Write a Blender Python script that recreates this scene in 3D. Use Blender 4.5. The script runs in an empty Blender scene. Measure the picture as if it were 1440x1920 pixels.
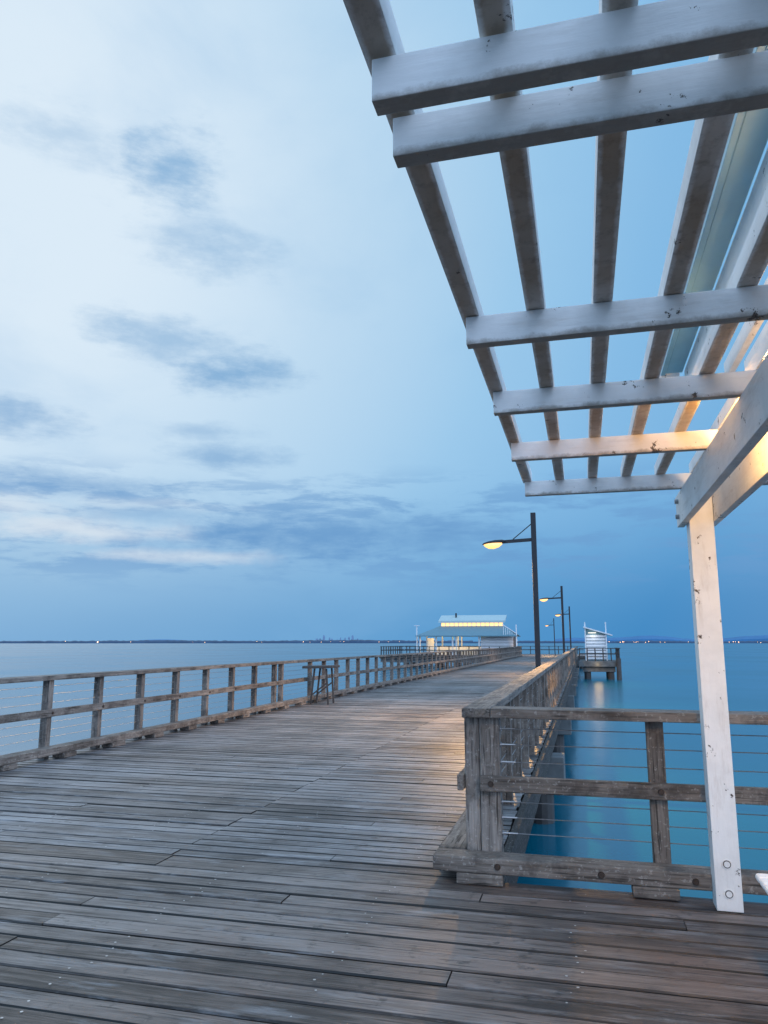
import bpy, bmesh, math, random
from mathutils import Vector
random.seed(7)
S = bpy.context.scene
COL = S.collection
R = math.radians

def lin(r, g, b):
    f = lambda c: (c/255/12.92) if c/255 <= .04045 else ((c/255+.055)/1.055)**2.4
    return (f(r), f(g), f(b), 1)

# ------------------------------------------------------------------ node helpers
class G:
    def __init__(s, nt): s.nt = nt; s.n = nt.nodes; s.l = nt.links
    def new(s, t, **k):
        n = s.n.new(t)
        for a, v in k.items(): setattr(n, a, v)
        return n
    def put(s, sock, v):
        if isinstance(v, bpy.types.NodeSocket): s.l.new(v, sock)
        else: sock.default_value = v
    def m(s, op, a, b=None, c=None, clamp=False):
        n = s.new('ShaderNodeMath', operation=op); n.use_clamp = clamp
        s.put(n.inputs[0], a)
        if b is not None: s.put(n.inputs[1], b)
        if c is not None: s.put(n.inputs[2], c)
        return n.outputs[0]
    def mr(s, v, a, b, c=0., d=1., smooth=False):
        n = s.new('ShaderNodeMapRange'); n.interpolation_type = 'SMOOTHSTEP' if smooth else 'LINEAR'
        s.put(n.inputs[0], v)
        for i, q in enumerate((a, b, c, d)): s.put(n.inputs[i+1], q)
        return n.outputs[0]
    def mix(s, f, a, b, bt='MIX'):
        n = s.new('ShaderNodeMix', data_type='RGBA', blend_type=bt)
        s.put(n.inputs[0], f); s.put(n.inputs[6], a); s.put(n.inputs[7], b)
        return n.outputs[2]
    def ramp(s, f, stops):
        n = s.new('ShaderNodeValToRGB'); e = n.color_ramp.elements
        while len(e) < len(stops): e.new(0.5)
        for el, (p, c) in zip(e, stops): el.position = p; el.color = c
        s.put(n.inputs[0], f); return n.outputs[0]
    def noise(s, vec, scale, detail=4., rough=.55, dist=0.):
        n = s.new('ShaderNodeTexNoise')
        if vec is not None: s.l.new(vec, n.inputs['Vector'])
        n.inputs['Scale'].default_value = scale; n.inputs['Detail'].default_value = detail
        n.inputs['Roughness'].default_value = rough; n.inputs['Distortion'].default_value = dist
        return n.outputs[0]
    def mapping(s, vec, sc, loc=(0, 0, 0)):
        n = s.new('ShaderNodeMapping'); s.l.new(vec, n.inputs[0])
        n.inputs['Scale'].default_value = sc; n.inputs['Location'].default_value = loc
        return n.outputs[0]

def newmat(name):
    m = bpy.data.materials.new(name); m.use_nodes = True
    g = G(m.node_tree); b = m.node_tree.nodes['Principled BSDF']
    return m, g, b

def pos(g): return g.new('ShaderNodeNewGeometry').outputs['Position']

def bump(g, b, h, st, dist=.01):
    n = g.new('ShaderNodeBump'); n.inputs['Strength'].default_value = st; n.inputs['Distance'].default_value = dist
    g.put(n.inputs['Height'], h); g.l.new(n.outputs[0], b.inputs['Normal'])

def wood(name, axis, dark, light, rough=.7, tone=False, blotch=None, bleach=.55, blc=(.34, .35, .37, 1)):
    m, g, b = newmat(name); p = pos(g)
    sc = [22., 22., 22.]; sc[axis] = 1.1
    gr = g.noise(g.mapping(p, sc), 1.6, 7, .62)
    sc2 = [60., 60., 60.]; sc2[axis] = 2.5
    fine = g.noise(g.mapping(p, sc2), 1.5, 3, .6)
    bl = g.noise(p, 1.3, 5, .6)
    f = g.m('ADD', g.m('MULTIPLY', gr, .6), g.m('MULTIPLY', fine, .4))
    if tone:
        a = g.new('ShaderNodeAttribute'); a.attribute_name = 'tone'
        f = g.m('ADD', f, g.m('MULTIPLY', g.m('SUBTRACT', a.outputs['Fac'], .5), .40))
        wear = g.noise(g.mapping(p, (1.1, .09, 1)), 1., 4, .6)        # foot-worn bands along the pier
        f = g.m('ADD', f, g.m('MULTIPLY', g.m('SUBTRACT', wear, .5), .55))
    f = g.m('ADD', f, g.m('MULTIPLY', g.m('SUBTRACT', bl, .5), .6))
    c = g.ramp(f, [(.3, dark), (.47, tuple((d+l)*.5*.9 for d, l in zip(dark[:3], light[:3]))+(1,)), (.72, light)])
    if blotch:
        big = g.noise(p, .33, 4, .6)
        c = g.mix(g.mr(big, .42, .62), c, blotch, 'MULTIPLY')
        sc3 = [9., 9., 9.]; sc3[axis] = 1.6
        wv = g.noise(g.mapping(p, sc3), 1., 6, .7)
        c = g.mix(g.m('MULTIPLY', g.mr(wv, .54, .68), bleach), c, blc)     # bleached streaks
        sp = g.noise(p, 7., 5, .7)
        c = g.mix(g.m('MULTIPLY', g.mr(sp, .58, .68), .75), c, (.02, .018, .018, 1))
        gap_dark = g.mr(a.outputs['Fac'], -.35, -.2, 1., 0.)          # dirt, and gap shade put into the colour of the board edges
        c = g.mix(gap_dark, c, (.012, .010, .009, 1))
    else:
        li = g.noise(p, 38., 4, .65)
        c = g.mix(g.m('MULTIPLY', g.mr(li, .58, .64), .5), c, (.40, .39, .37, 1))       # lichen specks
        dp = g.noise(p, 4., 6, .7)
        c = g.mix(g.m('MULTIPLY', g.mr(dp, .50, .64), .7), c, (.032, .026, .023, 1))
    cr = g.noise(g.mapping(p, sc), 3.1, 2, .5)
    c = g.mix(g.m('MULTIPLY', g.mr(cr, .60, .68), .85), c, (.018, .015, .013, 1))
    g.l.new(c, b.inputs['Base Color'])
    g.put(b.inputs['Roughness'], g.mr(gr, .3, .7, rough+.12, rough-.14))
    b.inputs['Specular IOR Level'].default_value = .45
    bump(g, b, g.m('ADD', gr, g.m('MULTIPLY', fine, .6)), .8, .009)
    return m

def paint(name, base, stain, amt=1., axis=1, chip=.64, centre=False, edge=False):
    m, g, b = newmat(name); p = pos(g)
    n1 = g.noise(p, 5, 6, .65)
    c = g.mix(g.mr(n1, .45, .75), base, tuple(v*.86 for v in base[:3])+(1,))
    sc = [14., 14., 14.]; sc[axis] = 2.2
    st = g.noise(g.mapping(p, sc), 1., 6, .7)
    c = g.mix(g.m('MULTIPLY', g.mr(st, .55, .74), .34), c, stain)
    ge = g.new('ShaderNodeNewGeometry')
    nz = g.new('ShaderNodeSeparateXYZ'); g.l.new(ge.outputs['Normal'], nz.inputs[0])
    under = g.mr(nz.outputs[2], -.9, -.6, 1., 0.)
    mil = g.noise(p, 11., 7, .72)
    gn = g.new('ShaderNodeSeparateXYZ'); g.l.new(g.new('ShaderNodeTexCoord').outputs['Generated'], gn.inputs[0])
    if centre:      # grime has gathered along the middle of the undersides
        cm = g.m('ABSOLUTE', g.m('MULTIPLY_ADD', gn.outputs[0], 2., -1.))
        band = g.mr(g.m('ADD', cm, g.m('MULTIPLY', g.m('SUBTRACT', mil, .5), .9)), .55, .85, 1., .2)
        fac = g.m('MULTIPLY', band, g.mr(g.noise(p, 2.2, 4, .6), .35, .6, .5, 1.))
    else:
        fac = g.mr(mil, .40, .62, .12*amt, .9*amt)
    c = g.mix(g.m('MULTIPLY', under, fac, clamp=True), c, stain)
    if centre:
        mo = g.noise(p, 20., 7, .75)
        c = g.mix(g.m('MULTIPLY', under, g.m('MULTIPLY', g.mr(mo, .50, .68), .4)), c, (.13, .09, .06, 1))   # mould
    if edge:        # dirty lower edge
        ez = g.mr(g.m('ADD', gn.outputs[2], g.m('MULTIPLY', g.m('SUBTRACT', mil, .5), .6)), .0, .2, .75, 0.)
        c = g.mix(ez, c, tuple(v*.55 for v in stain[:3])+(1,))
    ch = g.noise(p, 9., 8, .72)
    c = g.mix(g.mr(ch, chip, chip+.012), c, (.07, .05, .04, 1))
    g.l.new(c, b.inputs['Base Color'])
    g.put(b.inputs['Roughness'], g.mr(n1, .3, .7, .4, .65))
    fine = g.noise(g.mapping(p, [v*3.5 for v in sc]), 1., 4)
    bump(g, b, g.m('SUBTRACT', g.m('ADD', fine, n1), g.mr(ch, chip, chip+.012, 0, .6)), .4, .005)
    return m

def plain(name, col, rough=.6, metal=0., var=.25, sc=4.):
    m, g, b = newmat(name); p = pos(g)
    n = g.noise(p, sc, 6, .6)
    c = g.mix(g.mr(n, .35, .7), col, tuple(v*(1-var) for v in col[:3])+(1,))
    g.l.new(c, b.inputs['Base Color']); b.inputs['Roughness'].default_value = rough; b.inputs['Metallic'].default_value = metal
    return m

def emit(name, col, st):
    m, g, b = newmat(name)
    b.inputs['Base Color'].default_value = (.3, .3, .3, 1)
    b.inputs['Emission Color'].default_value = col; b.inputs['Emission Strength'].default_value = st
    return m

DK = (.042, .034, .029, 1); LT = (.27, .236, .208, 1)
M = {}
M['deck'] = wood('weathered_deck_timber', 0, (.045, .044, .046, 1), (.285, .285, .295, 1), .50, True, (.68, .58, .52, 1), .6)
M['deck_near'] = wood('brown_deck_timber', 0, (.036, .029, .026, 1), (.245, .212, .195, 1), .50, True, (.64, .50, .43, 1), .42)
for i, a in enumerate('xyz'):
    M['rail_'+a] = wood('weathered_rail_timber_'+a, i, DK, LT, .72)
M['rail_pale'] = wood('pale_cracked_post_timber', 2, (.07, .06, .054, 1), (.36, .325, .295, 1), .75)
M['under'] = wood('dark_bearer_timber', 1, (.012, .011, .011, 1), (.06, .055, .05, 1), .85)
WH = (.87, .86, .855, 1); ST = (.36, .285, .215, 1)
M['paint_x'] = paint('white_paint_cross', WH, ST, .5, 0, .628, edge=True)
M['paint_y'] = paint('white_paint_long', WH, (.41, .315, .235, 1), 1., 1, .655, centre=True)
M['paint_b'] = paint('white_paint_beam', (.86, .85, .83, 1), ST, .25, 1, .62)
M['paint_z'] = paint('white_paint_post', (.88, .87, .845, 1), ST, .3, 2, .615)
M['blue'] = plain('blue_teal_paint', (.27, .50, .60, 1), .45, 0, .15)
M['steel'] = plain('galvanised_steel', (.42, .43, .45, 1), .38, .8, .3, 30)
M['screw'] = plain('zinc_screw', (.6, .6, .6, 1), .4, .4, .5, 60)
M['black'] = plain('dark_grey_pole_paint', (.012, .016, .024, 1), .6, 0, .3)
M['bolt'] = plain('rusty_bolt', (.06, .04, .03, 1), .6, .3, .4, 40)
M['conc'] = plain('pile_concrete', (.13, .15, .16, 1), .85, 0, .5, 2)
M['pile'] = plain('wet_pile', (.05, .052, .055, 1), .6, 0, .5, 3)
M['dark'] = plain('dark_stained_timber', (.045, .048, .053, 1), .8, 0, .4)
M['roof'] = plain('teal_metal_roof', (.12, .25, .315, 1), .55, .1, .12)
M['roof_pale'] = plain('pale_teal_metal_roof', (.40, .52, .54, 1), .55, 0, .12)
M['white'] = plain('white_cladding', (.66, .70, .74, 1), .5, 0, .1)
M['warm'] = emit('warm_lamp_glow', (1, .52, .13, 1), 1.75)
M['warmband'] = emit('warm_window_glow', (1, .58, .17, 1), 1.6)
M['cool'] = emit('cool_tube_glow', (1, .93, .8, 1), 1.)
M['city'] = plain('hazy_city', (.22, .32, .48, 1), .9, 0, .2, .02)  # distance haze is put into the base colours of city, shore and hills
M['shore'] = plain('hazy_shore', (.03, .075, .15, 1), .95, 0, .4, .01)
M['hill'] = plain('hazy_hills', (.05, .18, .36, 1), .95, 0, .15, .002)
M['shorelight'] = emit('shore_light_glow', (1, .55, .25, 1), 6)

# ------------------------------------------------------------------ mesh helpers
BASE = {}
class MB:
    def __init__(s): s.v = []; s.f = []; s.t = []
    def add(s, vs, fs, t=.5):
        o = len(s.v); s.v += [tuple(v) for v in vs]
        for i, f in enumerate(fs): s.f.append([o+k for k in f]); s.t.append(t[i] if isinstance(t, list) else t)
        return s
    def hexa(s, p, t=.5):  # 4 bottom, 4 top
        return s.add(p, [(3, 2, 1, 0), (4, 5, 6, 7), (0, 1, 5, 4), (1, 2, 6, 5), (2, 3, 7, 6), (3, 0, 4, 7)], t)
    def box(s, x0, x1, y0, y1, z0, z1, t=.5):
        x0, x1 = sorted((x0, x1)); y0, y1 = sorted((y0, y1)); z0, z1 = sorted((z0, z1))
        return s.hexa([(x0, y0, z0), (x1, y0, z0), (x1, y1, z0), (x0, y1, z0), (x0, y0, z1), (x1, y0, z1), (x1, y1, z1), (x0, y1, z1)], t)
    def bar(s, p, q, w, h, up=(0, 0, 1)):
        p = Vector(p); q = Vector(q); d = (q-p).normalized(); u = Vector(up)
        sd = d.cross(u).normalized(); u = sd.cross(d).normalized()
        c = [(-1, -1), (1, -1), (1, 1), (-1, 1)]
        return s.hexa([p+sd*a*w/2+u*b*h/2 for a, b in c]+[q+sd*a*w/2+u*b*h/2 for a, b in c])
    def cyl(s, p, q, r, r2=None, n=10):
        r2 = r if r2 is None else r2
        p = Vector(p); q = Vector(q); d = (q-p).normalized()
        a = d.orthogonal().normalized(); b = d.cross(a)
        vs = []
        for c, rr in ((p, r), (q, r2)):
            for i in range(n):
                t = 2*math.pi*i/n; vs.append(c+a*math.cos(t)*rr+b*math.sin(t)*rr)
        fs = [(i, (i+1) % n, n+(i+1) % n, n+i) for i in range(n)]+[tuple(range(n))[::-1], tuple(range(n, 2*n))]
        return s.add(vs, fs)
    def build(s, name, mat, parent=None, bev=0., smooth=False):
        base = Vector(BASE.get(parent.name, (0, 0, 0))) if parent else Vector((0, 0, 0))
        me = bpy.data.meshes.new(name)
        me.from_pydata([tuple(Vector(v)-base) for v in s.v], [], s.f)
        at = me.attributes.new('tone', 'FLOAT', 'FACE'); at.data.foreach_set('value', s.t)
        bm = bmesh.new(); bm.from_mesh(me); bmesh.ops.recalc_face_normals(bm, faces=bm.faces); bm.to_mesh(me); bm.free()
        me.materials.append(mat)
        if smooth:
            for p in me.polygons: p.use_smooth = True
        o = bpy.data.objects.new(name, me); COL.objects.link(o)
        if parent: o.parent = parent
        BASE[o.name] = tuple(base)
        if bev:
            b = o.modifiers.new('edge', 'BEVEL'); b.width = bev; b.segments = 2; b.limit_method = 'ANGLE'
        return o

def thing(name, label, cat, loc, group=None):
    o = bpy.data.objects.new(name, None); COL.objects.link(o); o.location = loc; BASE[o.name] = tuple(loc)
    o.empty_display_size = .2
    o['label'] = label; o['category'] = cat
    if group: o['group'] = group
    return o
def tag(o, label, cat, group=None):
    o['label'] = label; o['category'] = cat
    if group: o['group'] = group
    return o
def struct(o, label=None, cat=None):
    o['kind'] = 'structure'
    if label: o['label'] = label; o['category'] = cat
    return o
def lamp_light(name, parent, loc, energy, col, kind='POINT', size=.1, rot=None, spot=None):
    l = bpy.data.lights.new(name, kind); l.energy = energy; l.color = col; l.shadow_soft_size = size
    if kind == 'SPOT': l.spot_size = R(spot); l.spot_blend = .6
    o = bpy.data.objects.new(name, l); COL.objects.link(o)
    o.parent = parent; o.location = Vector(loc)-Vector(BASE[parent.name])
    if rot: o.rotation_euler = rot
    return o

# ------------------------------------------------------------------ camera
cam = bpy.data.cameras.new('camera'); co = bpy.data.objects.new('camera', cam); COL.objects.link(co)
co.location = (0, 0, 1.6); co.rotation_euler = (R(90+9.93), 0, R(14.7))
cam.sensor_fit = 'VERTICAL'; cam.sensor_height = 36; cam.lens = 36*1400/1920
cam.clip_start = .05; cam.clip_end = 60000
S.camera = co

# ------------------------------------------------------------------ sky
w = bpy.data.worlds.new('World'); S.world = w; w.use_nodes = True
g = G(w.node_tree); bg = w.node_tree.nodes['Background']
d = g.new('ShaderNodeTexCoord').outputs['Generated']
sx = g.new('ShaderNodeSeparateXYZ'); g.l.new(d, sx.inputs[0]); X, Y, Z = sx.outputs
dt = g.new('ShaderNodeVectorMath', operation='DOT_PRODUCT'); g.l.new(d, dt.inputs[0]); dt.inputs[1].default_value = (-.62, .60, .5)
dot = dt.outputs['Value']
f = g.m('MULTIPLY_ADD', dot, .5, .5)
col = g.ramp(f, [(0, lin(188, 200, 220)), (.5, lin(165, 190, 222)), (.78, lin(116, 175, 222)), (.85, lin(134, 187, 229)),
                 (.90, lin(156, 201, 235)), (.957, lin(191, 219, 241)), (.992, lin(219, 235, 248))])
hor = g.ramp(f, [(.3, lin(150, 165, 190)), (.78, lin(66, 137, 195)), (.86, lin(88, 153, 206)), (.93, lin(120, 170, 213)), (.96, lin(140, 184, 219))])
col = g.mix(g.mr(Z, 0., .24, .95, 0., True), col, hor)
az = g.m('ARCTAN2', X, Y); el = g.m('ARCSINE', Z)
cv = g.new('ShaderNodeCombineXYZ'); g.l.new(az, cv.inputs[0]); g.l.new(g.m('MULTIPLY', el, 1.7), cv.inputs[1])
p2 = cv.outputs[0]
n1 = g.m('SUBTRACT', g.noise(p2, 9, 5, .6), .5); n2 = g.m('SUBTRACT', g.noise(g.mapping(p2, (1, 1, 1), (7, 3, 1)), 9, 5, .6), .5)
n3 = g.m('SUBTRACT', g.noise(g.mapping(p2, (1, 1.7, 1), (3, 9, 2)), 15, 8, .66), .5)
def blobs(lst):
    acc = None
    for a0, e0, ra, re, s in lst:
        du = g.m('ADD', g.m('DIVIDE', g.m('SUBTRACT', az, R(a0)), R(ra)), g.m('MULTIPLY', n1, 2.2))
        dv = g.m('ADD', g.m('DIVIDE', g.m('SUBTRACT', el, R(e0)), R(re)), g.m('MULTIPLY', n2, 2.0))
        r = g.m('SQRT', g.m('ADD', g.m('MULTIPLY', du, du), g.m('MULTIPLY', dv, dv)))
        r = g.m('ADD', r, g.m('MULTIPLY', n3, 2.3))
        k = g.mr(r, -.1, 1.6, s, 0., True)
        acc = k if acc is None else g.m('MAXIMUM', acc, k)
    return acc
veil = g.noise(p2, 3.0, 6, .55, .3)
col = g.mix(g.m('MULTIPLY', g.mr(veil, .45, .75, 0, 1, True), .26), col, lin(140, 187, 227))
low = g.noise(g.mapping(p2, (1, 3.0, 1)), 7, 8, .64, .2)
lowf = g.m('MULTIPLY', g.mr(el, R(3), R(6.5), 0, 1, True), g.mr(el, R(10.5), R(14), 1, 0, True))
col = g.mix(g.m('MULTIPLY', g.m('MULTIPLY', g.mr(low, .46, .60, 0, 1, True), .62), lowf), col, lin(108, 157, 207))
br = blobs([(-38, 8.0, 8, .8, .85), (-30, 6.3, 6, .5, .75), (-42, 9.3, 5, .7, .65), (-34, 10.0, 6, .5, .4)])
col = g.mix(br, col, lin(216, 228, 239))
dk = blobs([(-32.5, 33.0, 3.7, 2.5, .85), (-40, 34.0, 5, 1.6, .4), (-29, 28.8, 4.6, 1.9, .55), (-26.5, 20.2, 4.3, 1.5, .9), (-32, 22.0, 5.2, 1.4, .65),
            (-41.5, 15.5, 3.8, 1.3, .7), (-26.5, 14.0, 3.6, .9, .65), (-29, 15.6, 3.2, .7, .45), (-38, 11.2, 9, .9, .6),
            (-20, 7.9, 11, 1.9, .85), (-12, 8.2, 7, 1.7, .7), (-33, 9.4, 5, .6, .45)])
cc = g.mix(g.mr(el, R(5), R(22)), lin(96, 148, 201), lin(130, 175, 215))
col = g.mix(dk, col, cc)
# unseen sky overhead and behind the viewer is boosted as added fill light
gain = g.m('MULTIPLY', g.mr(dot, .45, -.35, 1., 3.4, True), g.mr(el, R(48), R(75), 1., 1.55, True))
vm = g.new('ShaderNodeVectorMath', operation='SCALE'); g.l.new(col, vm.inputs[0]); g.l.new(gain, vm.inputs['Scale'])
sky = g.new('ShaderNodeTexSky', sky_type='NISHITA'); sky.sun_disc = False
sky.sun_elevation = R(1.0); sky.sun_rotation = R(-46)
col = g.mix(.0003, vm.outputs[0], sky.outputs[0], 'ADD')
g.l.new(col, bg.inputs['Color']); bg.inputs['Strength'].default_value = 1.0
sl = bpy.data.lights.new('sun', 'SUN'); sl.energy = .3; sl.angle = R(40); sl.color = (1, .93, .86)
so = bpy.data.objects.new('sun', sl); COL.objects.link(so)
so.rotation_euler = Vector((.62, -.60, -.5)).to_track_quat('-Z', 'Y').to_euler()
S.view_settings.view_transform = 'Standard'; S.view_settings.look = 'None'; S.view_settings.exposure = 0

# ------------------------------------------------------------------ water
m, g, b = newmat('still_sea'); p = pos(g)
b.inputs['Base Color'].default_value = (.0, .105, .172, 1); b.inputs['IOR'].default_value = 1.33
b.inputs['Specular IOR Level'].default_value = .5
nn = g.noise(g.mapping(p, (1, .45, 1)), .55, 4, .55)
n5 = g.noise(p, .03, 4, .6)
g.put(b.inputs['Roughness'], g.mr(n5, .35, .65, .15, .26))
bump(g, b, nn, .18, .12)
WZ = -1.6
wm = MB().add([(-30000, -300, WZ), (30000, -300, WZ), (30000, 30000, WZ), (-30000, 30000, WZ)], [(0, 1, 2, 3)])
struct(wm.build('sea_water', m), 'calm teal sea spreading to the horizon', 'sea')

# ------------------------------------------------------------------ pier deck
near_d = MB(); far_d = MB(); scr = MB(); scr2 = MB()
y = -3.0; row = 0
joists = [-7.3+1.2*i for i in range(10)]
while y < 96.9:
    near = y < 5.3
    PITCH = (5.49-y)/1 if near and y > 5.12 else (random.choice((.17, .175, .185)) if near else .16)
    x0, x1 = -7.62, (4.2 if near else -.69)
    if near:
        cuts = sorted(random.sample([-5.9, -4.7, -3.1, -1.9, -.7, .5, 1.7], random.choice((1, 2, 2))))
    else:
        cuts = [-3.13] if (row % 7) else [-4.9, -1.9]
    xs = [x0+random.uniform(-.02, .02)]+cuts+[x1+random.uniform(-.01, .01)]
    for a, b2 in zip(xs[:-1], xs[1:]):
        t = min(1, max(0, random.gauss(.5, .29))); dz = random.uniform(-.007, 0)
        gp = random.uniform(.010, .018)
        if near and random.random() < .08: gp = random.uniform(.022, .03)
        z1a = dz+random.uniform(-.003, .003)
        e = PITCH-gp
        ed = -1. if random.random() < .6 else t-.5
        prof = [(0., -.05), (e, -.05), (e, -.009), (e-.007, 0.), (.007, 0.), (0., -.009)]
        n = max(1, int((b2-a)/.45)) if y < 12 else 1       # wavering edges near the viewer
        vs = []; fs = []; ts = []
        for i in range(n+1):
            u = i/n; xx = a+.003+(b2-a-.006)*u; zz = dz+(z1a-dz)*u
            j0, j1 = random.uniform(-.003, .003), random.uniform(-.003, .003)
            for k, (py, pz) in enumerate(prof): vs.append((xx, y+py+(j1 if k in (1, 2, 3) else j0), pz+zz))
        for i in range(n):
            o = 6*i
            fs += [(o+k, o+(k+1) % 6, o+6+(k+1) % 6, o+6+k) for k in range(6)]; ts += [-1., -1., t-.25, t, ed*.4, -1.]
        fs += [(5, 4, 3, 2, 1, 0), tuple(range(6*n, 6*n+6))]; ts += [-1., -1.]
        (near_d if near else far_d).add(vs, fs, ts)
    if 2.2 < y < 16:
        for jx in joists:
            if jx > x1-.1: continue
            for k in (.04, .115):
                if random.random() < .3: continue
                cx = jx+random.uniform(-.05, .05); cy = y+k+random.uniform(-.015, .015); r_ = random.uniform(.004, .008)
                vs = [(cx+r_*math.cos(q*math.pi/3), cy+r_*math.sin(q*math.pi/3), .0035) for q in range(6)]
                (scr2 if near else scr).add(vs, [tuple(range(6))])
    y += PITCH; row += 1
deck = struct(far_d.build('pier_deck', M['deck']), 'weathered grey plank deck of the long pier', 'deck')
scr.build('screw_head', M['screw'], deck)['kind'] = 'stuff'
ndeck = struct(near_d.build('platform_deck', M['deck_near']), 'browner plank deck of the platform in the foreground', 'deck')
scr2.build('screw_head', M['screw'], ndeck)['kind'] = 'stuff'
be = MB()
for x in [-7.5, -6.4, -5.2, -4.1, -2.9, -1.8, -.85]:
    be.box(x-.11, x+.11, -3, 97, -.42, -.06)
for x in [.6, 1.8, 3., 4.]:
    be.box(x-.11, x+.11, -3, 5.25, -.42, -.06)
be.box(-.58, 4.2, 5.3, 5.46, -.4, -.062)
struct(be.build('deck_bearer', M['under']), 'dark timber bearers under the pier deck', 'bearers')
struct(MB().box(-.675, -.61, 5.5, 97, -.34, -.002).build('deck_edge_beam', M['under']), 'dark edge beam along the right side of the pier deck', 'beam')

# pile bents
def bent(y, x0, x1, n, grp='pile bents under the pier', lab='concrete headstock on round piles under the pier deck'):
    t = thing('pile_bent', lab, 'pile bent', ((x0+x1)/2, y, WZ), grp)
    MB().box(x0, x1, y-.3, y+.3, -.95, -.425).build('headstock', M['conc'], t, .02)
    for i in range(n):
        x = x0+.45+(x1-x0-.9)*i/(n-1)
        MB().cyl((x, y, -5), (x, y, -.93), .24, n=14).build('pile', M['pile'], t, smooth=False)
for i in range(11): bent(6.6+8*i, -8.0, -.42, 4)
for i in range(4): bent(97.6+4*i, -26, .2, 9, 'pile bents under the pier head', 'long row of piles under the wide pier head')
bent(2.5, -8, 4.2, 5, 'pile bents under the pier')

# ------------------------------------------------------------------ railings
def railing(label, dirn, c, inw, posts, rail, kerb, rail_n=(-.1, .16), mid=None, blocks=None, cables=True, bolts=None, pw=.1, extra=None, mats=None, group=None, bev=.006, cable_s=None):
    def bx(s0, s1, n0, n1, z0, z1):
        if dirn == 'y': return MB().box(c+n0*inw, c+n1*inw, s0, s1, z0, z1)
        return MB().box(s0, s1, c+n0*inw, c+n1*inw, z0, z1)
    s = posts[0]
    base = (c, s, 0) if dirn == 'y' else (s, c, 0)
    t = thing('timber_railing', label, 'railing', base, group)
    mr_ = (M['rail_'+dirn], M['rail_z']) if mats is None else mats
    bx(rail[0], rail[1], *rail_n, 1.075, 1.14).build('top_rail', mr_[0], t, bev)
    md = mid or rail
    bx(md[0], md[1], .112, .157, .57, .675).build('middle_rail', mr_[0], t, bev)
    if kerb: bx(kerb[0], kerb[1], .115, .31, .07, .17).build('kerb_rail', mr_[0], t, .01)
    for q in posts:
        j = random.uniform(-.004, .004)
        bx(q-pw/2, q+pw/2, .0+j, .11, -.05 if kerb else 0, 1.074).build('post', mr_[1], t, bev)
    for (a0, a1, b0, b1) in (extra or []):
        bx(a0, a1, b0, b1, -.05, 1.074).build('corner_post', M['rail_pale'], t, .009)
    for q in (blocks or []):
        l = random.uniform(.24, .36)
        bx(q-l/2, q+l/2, .13, .325, .002, .069).build('packing_block', mr_[0], t, .006)
    if cables:
        cs = cable_s or rail
        for z in (.99, .88, .76, .49, .385, .28):
            P = (c+.055*inw, cs[0], z) if dirn == 'y' else (cs[0], c+.055*inw, z)
            Q = (c+.055*inw, cs[1], z) if dirn == 'y' else (cs[1], c+.055*inw, z)
            MB().cyl(P, Q, .0036, n=6).build('cable', M['steel'], t)
    for q, z in (bolts or []):
        P = (c+.155*inw, q, z) if dirn == 'y' else (q, c+.155*inw, z)
        Q = (c+.17*inw, q, z) if dirn == 'y' else (q, c+.17*inw, z)
        MB().cyl(P, Q, .022, .018, 10).build('bolt', M['bolt'], t)
    return t
pl = [9.34+1.168*i for i in range(-4, 8)]
railing('long weathered railing at left, nearest section up to the small table', 'y', -7.45, 1, pl+[17.95], (4.4, 19.5), (4.4, 95),
        blocks=[4.9+1.168*i for i in range(30)], bolts=[(q, .622) for q in pl])
p2l = [20.05+1.17*i for i in range(64)]
railing('weathered left railing running on from the small table to the pier head', 'y', -7.45, 1, p2l, (19.53, 94.8), None, bolts=[(q, .622) for q in p2l[:14]])
p2r = [6.85+1.17*i for i in range(75)]
railing('weathered right railing with wires leading past the lamp posts', 'y', -.75, -1, p2r, (5.46, 94.8), (5.57, 94.8), rail_n=(-.09, .11), mid=(5.5, 94.8),
        blocks=[5.95+1.17*i for i in range(30)], cable_s=(5.69, 94.8))
fr = railing('short weathered railing across the front right beside the white post', 'x', 5.66, -1, [.447, 1.55, 2.65, 3.7], (-.657, 4.), (-1.06, 4.), rail_n=(-.05, .2), mid=(-.745, 4.),
        blocks=[-.74, .38, 1.5, 2.6], bolts=[(-.67, .622), (.46, .622), (1.55, .622)],
        extra=[(-.858, -.752, -.02, .098), (-.749, -.608, -.02, .110)], cable_s=(-.6, 4.), pw=.11)
for z in (.99, .88, .76, .49, .385, .28):
    MB().cyl((-.605, 5.605, z), (-.50, 5.605, z), .0085, .006, 8).build('wire_fitting', M['steel'], fr)
    MB().cyl((-.606, 5.605, z), (-.598, 5.605, z), .017, n=10).build('wire_washer', M['steel'], fr)
for q in (-.62, .05, .62, 1.2):
    MB().cyl((q, 5.35, .12), (q, 5.336, .12), .022, .017, 10).build('kerb_bolt', M['bolt'], fr)

# small table against the left railing
t = thing('bait_table', 'small dark flat-topped table with thin legs against the left railing', 'table', (-6.85, 19.4, 0))
MB().hexa([(-7.27, 19.1, .92), (-6.42, 19.1, .94), (-6.42, 19.75, .94), (-7.27, 19.75, .92), (-7.27, 19.1, .985), (-6.42, 19.1, 1.005), (-6.42, 19.75, 1.005), (-7.27, 19.75, .985)]).build('table_top', M['dark'], t, .012)
for yy in (19.2, 19.65):
    MB().bar((-6.95, yy, .92), (-7.05, yy, 0.0), .03, .045).build('leg', M['dark'], t)
    MB().bar((-6.62, yy, .92), (-6.56, yy, 0.0), .03, .045).build('leg', M['dark'], t)
    MB().bar((-6.6, yy, .55), (-7.0, yy, .25), .022, .035).build('brace', M['dark'], t)

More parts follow.
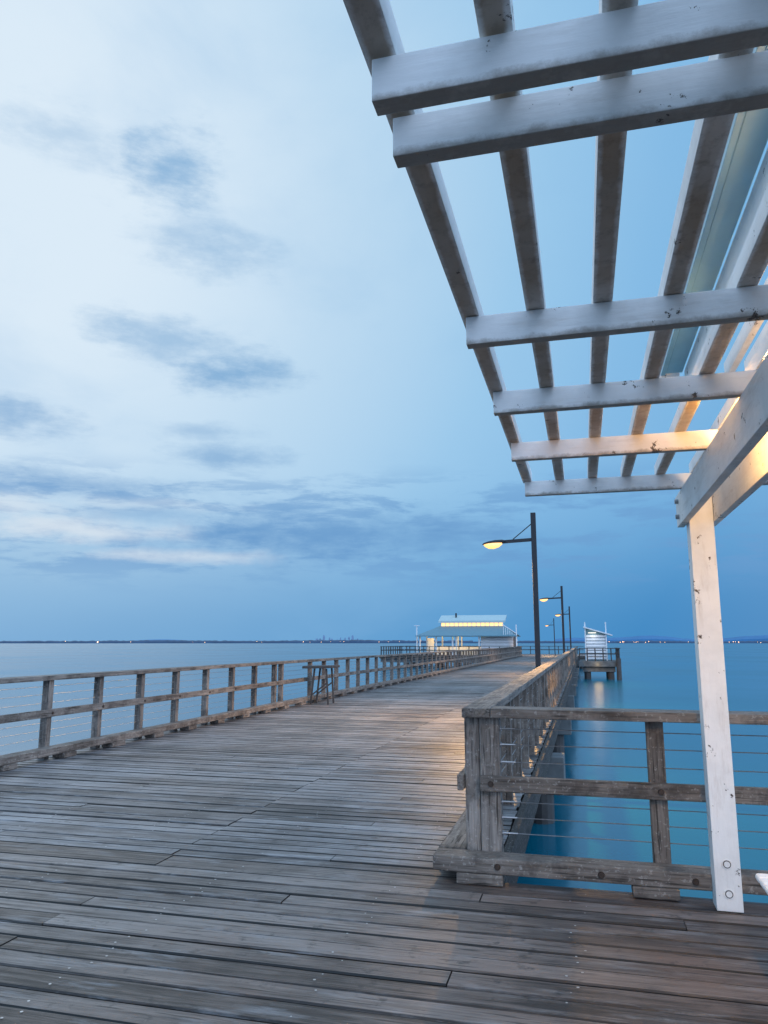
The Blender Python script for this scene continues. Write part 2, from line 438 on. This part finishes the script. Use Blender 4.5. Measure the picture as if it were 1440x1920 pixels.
# ------------------------------------------------------------------ street lamps
def lamp(x, y, label, h=4.45, power=1700, dirx=-1, grp='lamp posts along the pier'):
    t = thing('street_lamp', label, 'lamp post', (x, y, 0), grp)
    MB().box(x-.055, x+.055, y-.055, y+.055, 0.02, h).build('pole', M['black'], t, .006)
    MB().box(x-.13, x+.13, y-.13, y+.13, 0.004, .03).build('base_plate', M['black'], t)
    za = 3.85; s = dirx
    MB().bar((x+s*.05, y, za), (x+s*.72, y, za-.03), .06, .07).build('arm', M['black'], t)
    MB().cyl((x+s*.05, y, h-.25), (x+s*.46, y, za+.02), .011, n=8).build('brace', M['black'], t)
    P = lambda u, v, zz: (x+s*u, y+v, zz)
    # rounded head: rings along the arm
    q = MB(); rings = [(.62, .05, .03, -.01), (.70, .09, .055, -.015), (.85, .125, .06, -.025), (1.0, .12, .05, -.04), (1.1, .08, .035, -.055), (1.14, .03, .015, -.06)]
    vs = []; n = 12
    for u, wv, hv, zc in rings:
        for k in range(n):
            a = 2*math.pi*k/n; sv = math.sin(a)
            vs.append(P(u, wv*math.cos(a), za+zc+(hv*sv if sv > 0 else .35*hv*sv)-.015))
    fs = [(r*n+k, r*n+(k+1) % n, (r+1)*n+(k+1) % n, (r+1)*n+k) for r in range(len(rings)-1) for k in range(n)]
    fs += [tuple(range(n)), tuple(range((len(rings)-1)*n, len(rings)*n))]
    hd = q.add(vs, fs).build('lamp_head', M['black'], t, 0, True)
    q = MB(); rings = [(.70, .05, .02), (.77, .09, .085), (.89, .108, .12), (1.0, .1, .11), (1.08, .065, .065), (1.115, .02, .02)]
    vs = []
    for u, wv, hv in rings:
        for k in range(n):
            a = 2*math.pi*k/n; sv = math.sin(a)
            vs.append(P(u, wv*math.cos(a), za-.058-.02*(u-.7)+(.012*sv if sv > 0 else hv*sv)))
    fs = [(r*n+k, r*n+(k+1) % n, (r+1)*n+(k+1) % n, (r+1)*n+k) for r in range(len(rings)-1) for k in range(n)]
    fs += [tuple(range(n)), tuple(range((len(rings)-1)*n, len(rings)*n))]
    q.add(vs, fs).build('lens', M['warm'], hd, 0, True)
    lamp_light('lamp_light', t, P(.9, 0, za-.26), power, (1, .55, .18), 'SPOT', .08, (0, 0, 0), 168)
    return t
lamp(-.95, 16.7, 'nearest and tallest dark lamp post, lit, by the right railing')
lamp(-.93, 39.2, 'second dark lamp post along the right railing, lit')
lamp(-.93, 61.7, 'third dark lamp post along the right railing, close to the hut')
lamp(-3.5, 99.5, 'farthest lit lamp post standing on the pier head', 4.7)

# ------------------------------------------------------------------ pergola
pg = thing('pergola', 'white painted timber pergola with overhead slats, peeling in places, at upper right', 'pergola', (.79, 5.3, 0))
po = MB().box(.716, .866, 5.225, 5.375, .0, 2.66).build('post', M['paint_z'], pg, .003)
for z in (.10, .27):
    q = .79
    MB().cyl((q, 5.2255, z), (q, 5.221, z), .03, .03, 16).build('plug', M['paint_b'], po)
    MB().cyl((q, 5.222, z), (q, 5.2195, z), .023, .023, 16).build('bolt', M['bolt'], po)
    MB().cyl((q, 5.2205, z), (q, 5.218, z), .018, .018, 16).build('bolt_cap', M['paint_b'], po)
MB().box(.668, .713, -1.6, 5.46, 2.385, 2.597).build('side_beam', M['paint_b'], pg, .003)
MB().box(.869, .914, -1.6, 5.46, 2.385, 2.597).build('side_beam', M['paint_b'], pg, .003)
for z in (2.44, 2.545):
    MB().cyl((.668, 5.33, z), (.645, 5.33, z), .016, n=8).build('bolt', M['steel'], pg)
for y0 in (5.14, 4.09, 3.20, 2.40, 1.366, 1.20, .2, -.9):
    MB().box(-.34+random.uniform(-.004, .004), 2.4, y0, y0+.043, 2.60, 2.70 if y0 > 2 else 2.69).build('cross_beam', M['paint_x'], pg, .002)
for x in (-.325, -.105, .112, .33, .547, .765, .985, 1.2, 1.42, 1.64, 1.86):
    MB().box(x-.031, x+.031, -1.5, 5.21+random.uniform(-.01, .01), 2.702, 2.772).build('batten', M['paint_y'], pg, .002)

# shelter roof beside the pergola
sh = thing('shelter_roof', 'white and blue teal shelter eave above the pergola at right edge', 'shelter', (3.3, 3, 0))
MB().box(.72, .765, -1.5, 5.0, 3.08, 3.355).build('wall_plate', M['paint_b'], sh, .003)
MB().box(.61, .715, -1.5, 5.05, 3.36, 3.40).build('soffit_board', M['blue'], sh, .003)
MB().box(.58, .607, -1.5, 5.06, 3.35, 3.52).build('fascia', M['blue'], sh, .003)
MB().box(.57, .70, 5.063, 5.12, 3.34, 3.60).build('fascia_end', M['paint_b'], sh, .003)
for x in (.86, .98, 1.1, 1.22, 1.36):
    MB().box(x-.02, x+.02, -1.5, 5.0, 3.275, 3.38).build('rafter', M['paint_b'], sh, .003)
MB().hexa([(1.5, -1.5, 3.45), (4.0, -1.5, 4.5), (4.0, 5.0, 4.5), (1.5, 5.0, 3.45), (1.5, -1.5, 3.51), (4.0, -1.5, 4.56), (4.0, 5.0, 4.56), (1.5, 5.0, 3.51)]).build('roof_sheet', M['blue'], sh)
for yy in (1.8, -.8):
    MB().box(.767, 3.5, yy, yy+.07, 3.1, 3.27).build('tie_beam', M['paint_x'], sh, .003)
    MB().box(3.3, 3.44, yy-.1, yy-.003, 0, 4.2).build('post', M['paint_z'], sh, .005)
MB().box(3.3, 3.44, -1.4, 5.0, 4.2, 4.27).build('ridge_beam', M['paint_b'], sh, .005)
bl = thing('bulkhead_lamp', 'warm lit lamp held between the twin pergola side beams', 'lamp', (.79, 3.2, 2.5))
MB().box(.714, .868, 3.14, 3.26, 2.545, 2.565).build('housing', M['black'], bl)
MB().cyl((.79, 3.2, 2.544), (.79, 3.2, 2.50), .06, .045, 16).build('lens', M['warm'], bl)
lamp_light('bulkhead_light', bl, (.79, 3.2, 2.46), 85, (1, .60, .25), 'POINT', .05)
lamp_light('bulkhead_light', bl, (.80, 3.5, 2.62), 15, (1, .50, .11), 'POINT', .05)

# bench
bn = thing('bench', 'white bench whose rounded corner shows at lower right edge', 'bench', (1.5, 4.2, 0))
for i in range(4):
    MB().box(.79, 2.3, 4.0+.1*i, 4.085+.1*i, .42, .455).build('seat_slat', M['paint_x'], bn, .014)
for x in (1.1, 2.0):
    MB().box(x-.04, x+.04, 4.02, 4.36, 0.004, .418).build('leg', M['paint_z'], bn, .006)

# ------------------------------------------------------------------ pier head and building
hd = MB()
y = 97.05
while y < 111:
    hd.box(-26, .2, y, y+.19, -.06, random.uniform(-.004, .004), random.gauss(.5, .2)); y += .2
struct(hd.build('pier_head_deck', M['deck']), 'far plank deck of the pier head', 'deck')
hb = MB()
for i in range(14): hb.box(-26+2*i-.12, -26+2*i+.12, 97.05, 111, -.42, -.064)
hb.box(-26, .2, 96.95, 97.04, -.45, 0.0)
struct(hb.build('pier_head_bearer', M['under']), 'dark bearers under the pier head', 'bearers')
DM = (M['dark'], M['dark'])
railing('dark railing along the front of the pier head left of the pier', 'x', 97.15, 1, [-25.9+1.3*i for i in range(15)], (-25.9, -7.5), None, mats=DM, bev=0)
railing('dark railing on the outer left end of the pier head', 'y', -25.95, 1, [97.3+1.3*i for i in range(10)], (97.3, 110), None, mats=DM, bev=0)
railing('dark railing across the back of the pier head', 'x', 110.6, -1, [-25.5+1.3*i for i in range(20)], (-25.8, .1), None, mats=DM, bev=0)

bd = thing('jetty_shelter', 'open shelter with pale blue roof and long glowing clerestory on the pier head', 'building', (-15, 101, 0))
def part(n, mt, f, par=bd, bev=0):
    q = MB(); f(q); return q.build(n, M[mt], par, bev)
for x in (-21, -18.8, -16.6, -16.1, -13.1):
    for yy in (98.9, 103.6):
        part('post', 'white', lambda q: q.box(x-.09, x+.09, yy-.09, yy+.09, 0, 2.45))
part('post', 'white', lambda q: (q.box(-21.5, -21.36, 98.9, 99.04, 0, 3.9), q.box(-21.75, -21.1, 98.8, 99.2, 3.8, 3.9)))
lr = part('lower_roof', 'roof', lambda q: q.hexa([(-21.4, 98.2, 2.42), (-8.2, 98.2, 2.42), (-10.0, 101.6, 3.72), (-18.8, 101.6, 3.72), (-21.4, 98.2, 2.52), (-8.2, 98.2, 2.52), (-10.0, 101.6, 3.82), (-18.8, 101.6, 3.82)]))
part('gutter', 'roof', lambda q: q.box(-21.45, -8.15, 98.08, 98.19, 2.40, 2.53))
lr2 = part('lower_roof', 'roof', lambda q: q.hexa([(-21.4, 105, 2.42), (-8.2, 105, 2.42), (-10.0, 101.9, 3.72), (-18.8, 101.9, 3.72), (-21.4, 105, 2.52), (-8.2, 105, 2.52), (-10.0, 101.9, 3.82), (-18.8, 101.9, 3.82)]))
part('hip_roof', 'roof', lambda q: q.add([(-21.4, 98.2, 2.5), (-18.82, 101.6, 3.8), (-18.82, 101.9, 3.8), (-21.4, 105, 2.5)], [(0, 1, 2, 3)]))
cl = part('clerestory_window', 'warmband', lambda q: q.box(-18.6, -10.2, 101.62, 101.88, 3.80, 4.26))
for i in range(15):
    x = -18.6+.6*i
    part('mullion', 'white', lambda q: q.box(x-.045, x+.045, 101.56, 101.615, 3.78, 4.28), cl)
part('upper_roof', 'roof_pale', lambda q: q.hexa([(-18.9, 101.2, 4.28), (-9.9, 101.2, 4.28), (-9.9, 103.6, 5.1), (-18.9, 103.6, 5.1), (-18.9, 101.2, 4.52), (-9.9, 101.2, 4.52), (-9.9, 103.6, 5.34), (-18.9, 103.6, 5.34)]))
part('vent', 'black', lambda q: q.box(-16.8, -16.6, 102.6, 102.8, 4.95, 5.6))
def louv(q):
    for i in range(12):
        z = .15+i*.19
        q.hexa([(-12.9, 98.95, z), (-8.7, 98.95, z), (-8.7, 99.02, z+.02), (-12.9, 99.02, z+.02), (-12.9, 99.06, z+.13), (-8.7, 99.06, z+.13), (-8.7, 99.1, z+.15), (-12.9, 99.1, z+.15)])
part('louvre_wall', 'white', louv)
part('room_wall', 'dark', lambda q: q.box(-12.9, -8.7, 99.12, 104, 0, 2.40))
def lat(q):
    for i in range(6):
        x = -9.9+.27*i; zt = 3.75-.20*i
        q.box(x, x+.07, 98.5, 98.58, 2.56, zt)
    q.bar((-10.0, 98.46, 3.95), (-8.2, 98.46, 2.75), .07, .12)
    q.box(-8.3, -8.16, 98.4, 98.54, 0, 3.9)
part('roof_screen', 'white', lat)
part('notice_panel', 'white', lambda q: q.box(-20.5, -19.6, 101.5, 101.6, .4, 2.2))
part('seat_wall', 'white', lambda q: q.box(-19.3, -13.2, 101.7, 101.85, 0, 1.1))
lamp_light('shelter_light', bd, (-19, 100.0, 2.2), 170, (1, .60, .22), 'POINT', .2)
lamp_light('shelter_light', bd, (-16.4, 100.3, 2.2), 170, (1, .60, .22), 'POINT', .2)
lamp_light('shelter_light', bd, (-14, 99.9, 2.2), 150, (1, .60, .22), 'POINT', .2)

# right landing and hut
ld = thing('landing_platform', 'low concrete landing on stout piles right of the pier', 'landing', (1.3, 73, WZ))
MB().box(-.45, 3.1, 70, 76, -.5, -.003).build('slab', M['conc'], ld, .03)
MB().box(-.1, 2.7, 70.3, 75.7, -.95, -.503).build('headstock', M['conc'], ld, .03)
for x in (.3, 2.3):
    for yy in (70.7, 75.2): MB().cyl((x, yy, -5), (x, yy, -.94), .3, n=12).build('pile', M['pile'], ld)
for x in (2.95,): MB().cyl((x, 69.7, -5), (x, 69.7, .25), .22, n=12).build('fender_pile', M['pile'], ld)
railing('dark railing along the front edge of the concrete landing', 'x', 70.05, 1, [-.35+.68*i for i in range(6)], (-.4, 3.1), None, mats=DM, bev=0)
railing('dark railing along the outer side of the concrete landing', 'y', 3.08, -1, [70.8+1.0*i for i in range(6)], (70.3, 76), None, mats=DM, bev=0)
ht = thing('landing_hut', 'small white louvred hut with slanting roof on the concrete landing', 'hut', (1.1, 73, 0))
def hl(q):
    for i in range(8):
        z = .12+i*.28
        q.hexa([(.30, 71.50, z), (2.0, 71.50, z), (2.0, 71.6, z), (.30, 71.6, z), (.30, 71.57, z+.22), (2.0, 71.57, z+.22), (2.0, 71.62, z+.22), (.30, 71.62, z+.22)])
part('louvre_wall', 'white', hl, ht)
part('wall', 'roof', lambda q: q.hexa([(.30, 71.63, 0), (2.0, 71.63, 0), (2.0, 73.8, 0), (.30, 73.8, 0), (.30, 71.63, 2.88), (2.0, 71.63, 2.36), (2.0, 73.8, 2.36), (.30, 73.8, 2.88)]), ht)
for x, h in ((.24, 3.45), (2.06, 3.45)):
    part('post', 'white', lambda q: q.box(x-.05, x+.05, 71.36, 71.46, 0, h), ht)
part('roof', 'white', lambda q: q.hexa([(.1, 71.1, 2.95), (2.6, 71.1, 2.2), (2.6, 74.2, 2.2), (.1, 74.2, 2.95), (.1, 71.1, 3.07), (2.6, 71.1, 2.32), (2.6, 74.2, 2.32), (.1, 74.2, 3.07)]), ht)
part('light_tube', 'cool', lambda q: q.box(.5, 1.2, 71.5, 71.6, 2.45, 2.53), ht)
lamp_light('hut_light', ht, (.9, 71.2, 2.3), 8, (1, .88, .7), 'POINT', .3)
lamp_light('hut_light', ld, (1.2, 69.9, -.3), 16, (1, .62, .26), 'POINT', .4)

# ------------------------------------------------------------------ far shore
def shore(name, az0, az1, Rr, hf, mat, label):
    q = MB(); n = 240; vs = []
    for i in range(n+1):
        a = R(az0+(az1-az0)*i/n); h = hf(i/n, i)
        for rr_, z in ((Rr, WZ-1), (Rr+20, WZ+h*.55), (Rr+260, WZ+h), (Rr+900, WZ-1)):
            vs.append((rr_*math.sin(a), rr_*math.cos(a), z))
    fs = []
    for i in range(n):
        for k in range(3): fs.append((i*4+k, (i+1)*4+k, (i+1)*4+k+1, i*4+k+1))
    q.add(vs, fs); struct(q.build(name, M[mat]), label, 'land')
rs = random.Random(3)
jit = [rs.random() for _ in range(400)]
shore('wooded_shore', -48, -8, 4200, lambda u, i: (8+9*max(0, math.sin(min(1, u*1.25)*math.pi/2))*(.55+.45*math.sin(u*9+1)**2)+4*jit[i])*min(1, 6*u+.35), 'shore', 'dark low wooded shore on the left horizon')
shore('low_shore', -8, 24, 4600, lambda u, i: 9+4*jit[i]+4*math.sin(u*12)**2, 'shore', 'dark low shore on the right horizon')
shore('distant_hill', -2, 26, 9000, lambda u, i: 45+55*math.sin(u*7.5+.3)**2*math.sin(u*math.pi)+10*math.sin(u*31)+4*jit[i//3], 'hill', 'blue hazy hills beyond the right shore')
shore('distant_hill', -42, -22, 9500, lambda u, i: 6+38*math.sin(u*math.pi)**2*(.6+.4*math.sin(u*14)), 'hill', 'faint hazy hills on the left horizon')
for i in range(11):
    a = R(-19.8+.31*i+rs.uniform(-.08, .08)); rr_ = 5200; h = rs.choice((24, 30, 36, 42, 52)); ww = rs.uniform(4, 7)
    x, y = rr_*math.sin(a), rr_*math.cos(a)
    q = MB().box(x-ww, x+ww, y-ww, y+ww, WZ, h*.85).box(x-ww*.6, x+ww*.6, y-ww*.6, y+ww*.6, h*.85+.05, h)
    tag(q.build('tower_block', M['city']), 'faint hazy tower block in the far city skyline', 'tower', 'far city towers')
for i in range(46):
    if i < 30: a = rs.uniform(1.5, 13)
    elif i < 33: a = (-35.4, -37.5, -28.0)[i-30]
    else: a = rs.uniform(-34, -12)
    rr_ = 4150 if a < -8 else 4550; rad = 2.6 if i == 30 else rs.uniform(.7, 1.5)
    c = Vector((rr_*math.sin(R(a)), rr_*math.cos(R(a)), WZ+rs.uniform(3, 10)))
    q = MB().cyl(c-Vector((0, 0, rad)), c+Vector((0, 0, rad)), rad, rad*.8, 8)
    tag(q.build('shore_light', M['shorelight']), 'tiny orange light on the far shore', 'light', 'lights on the far shore')
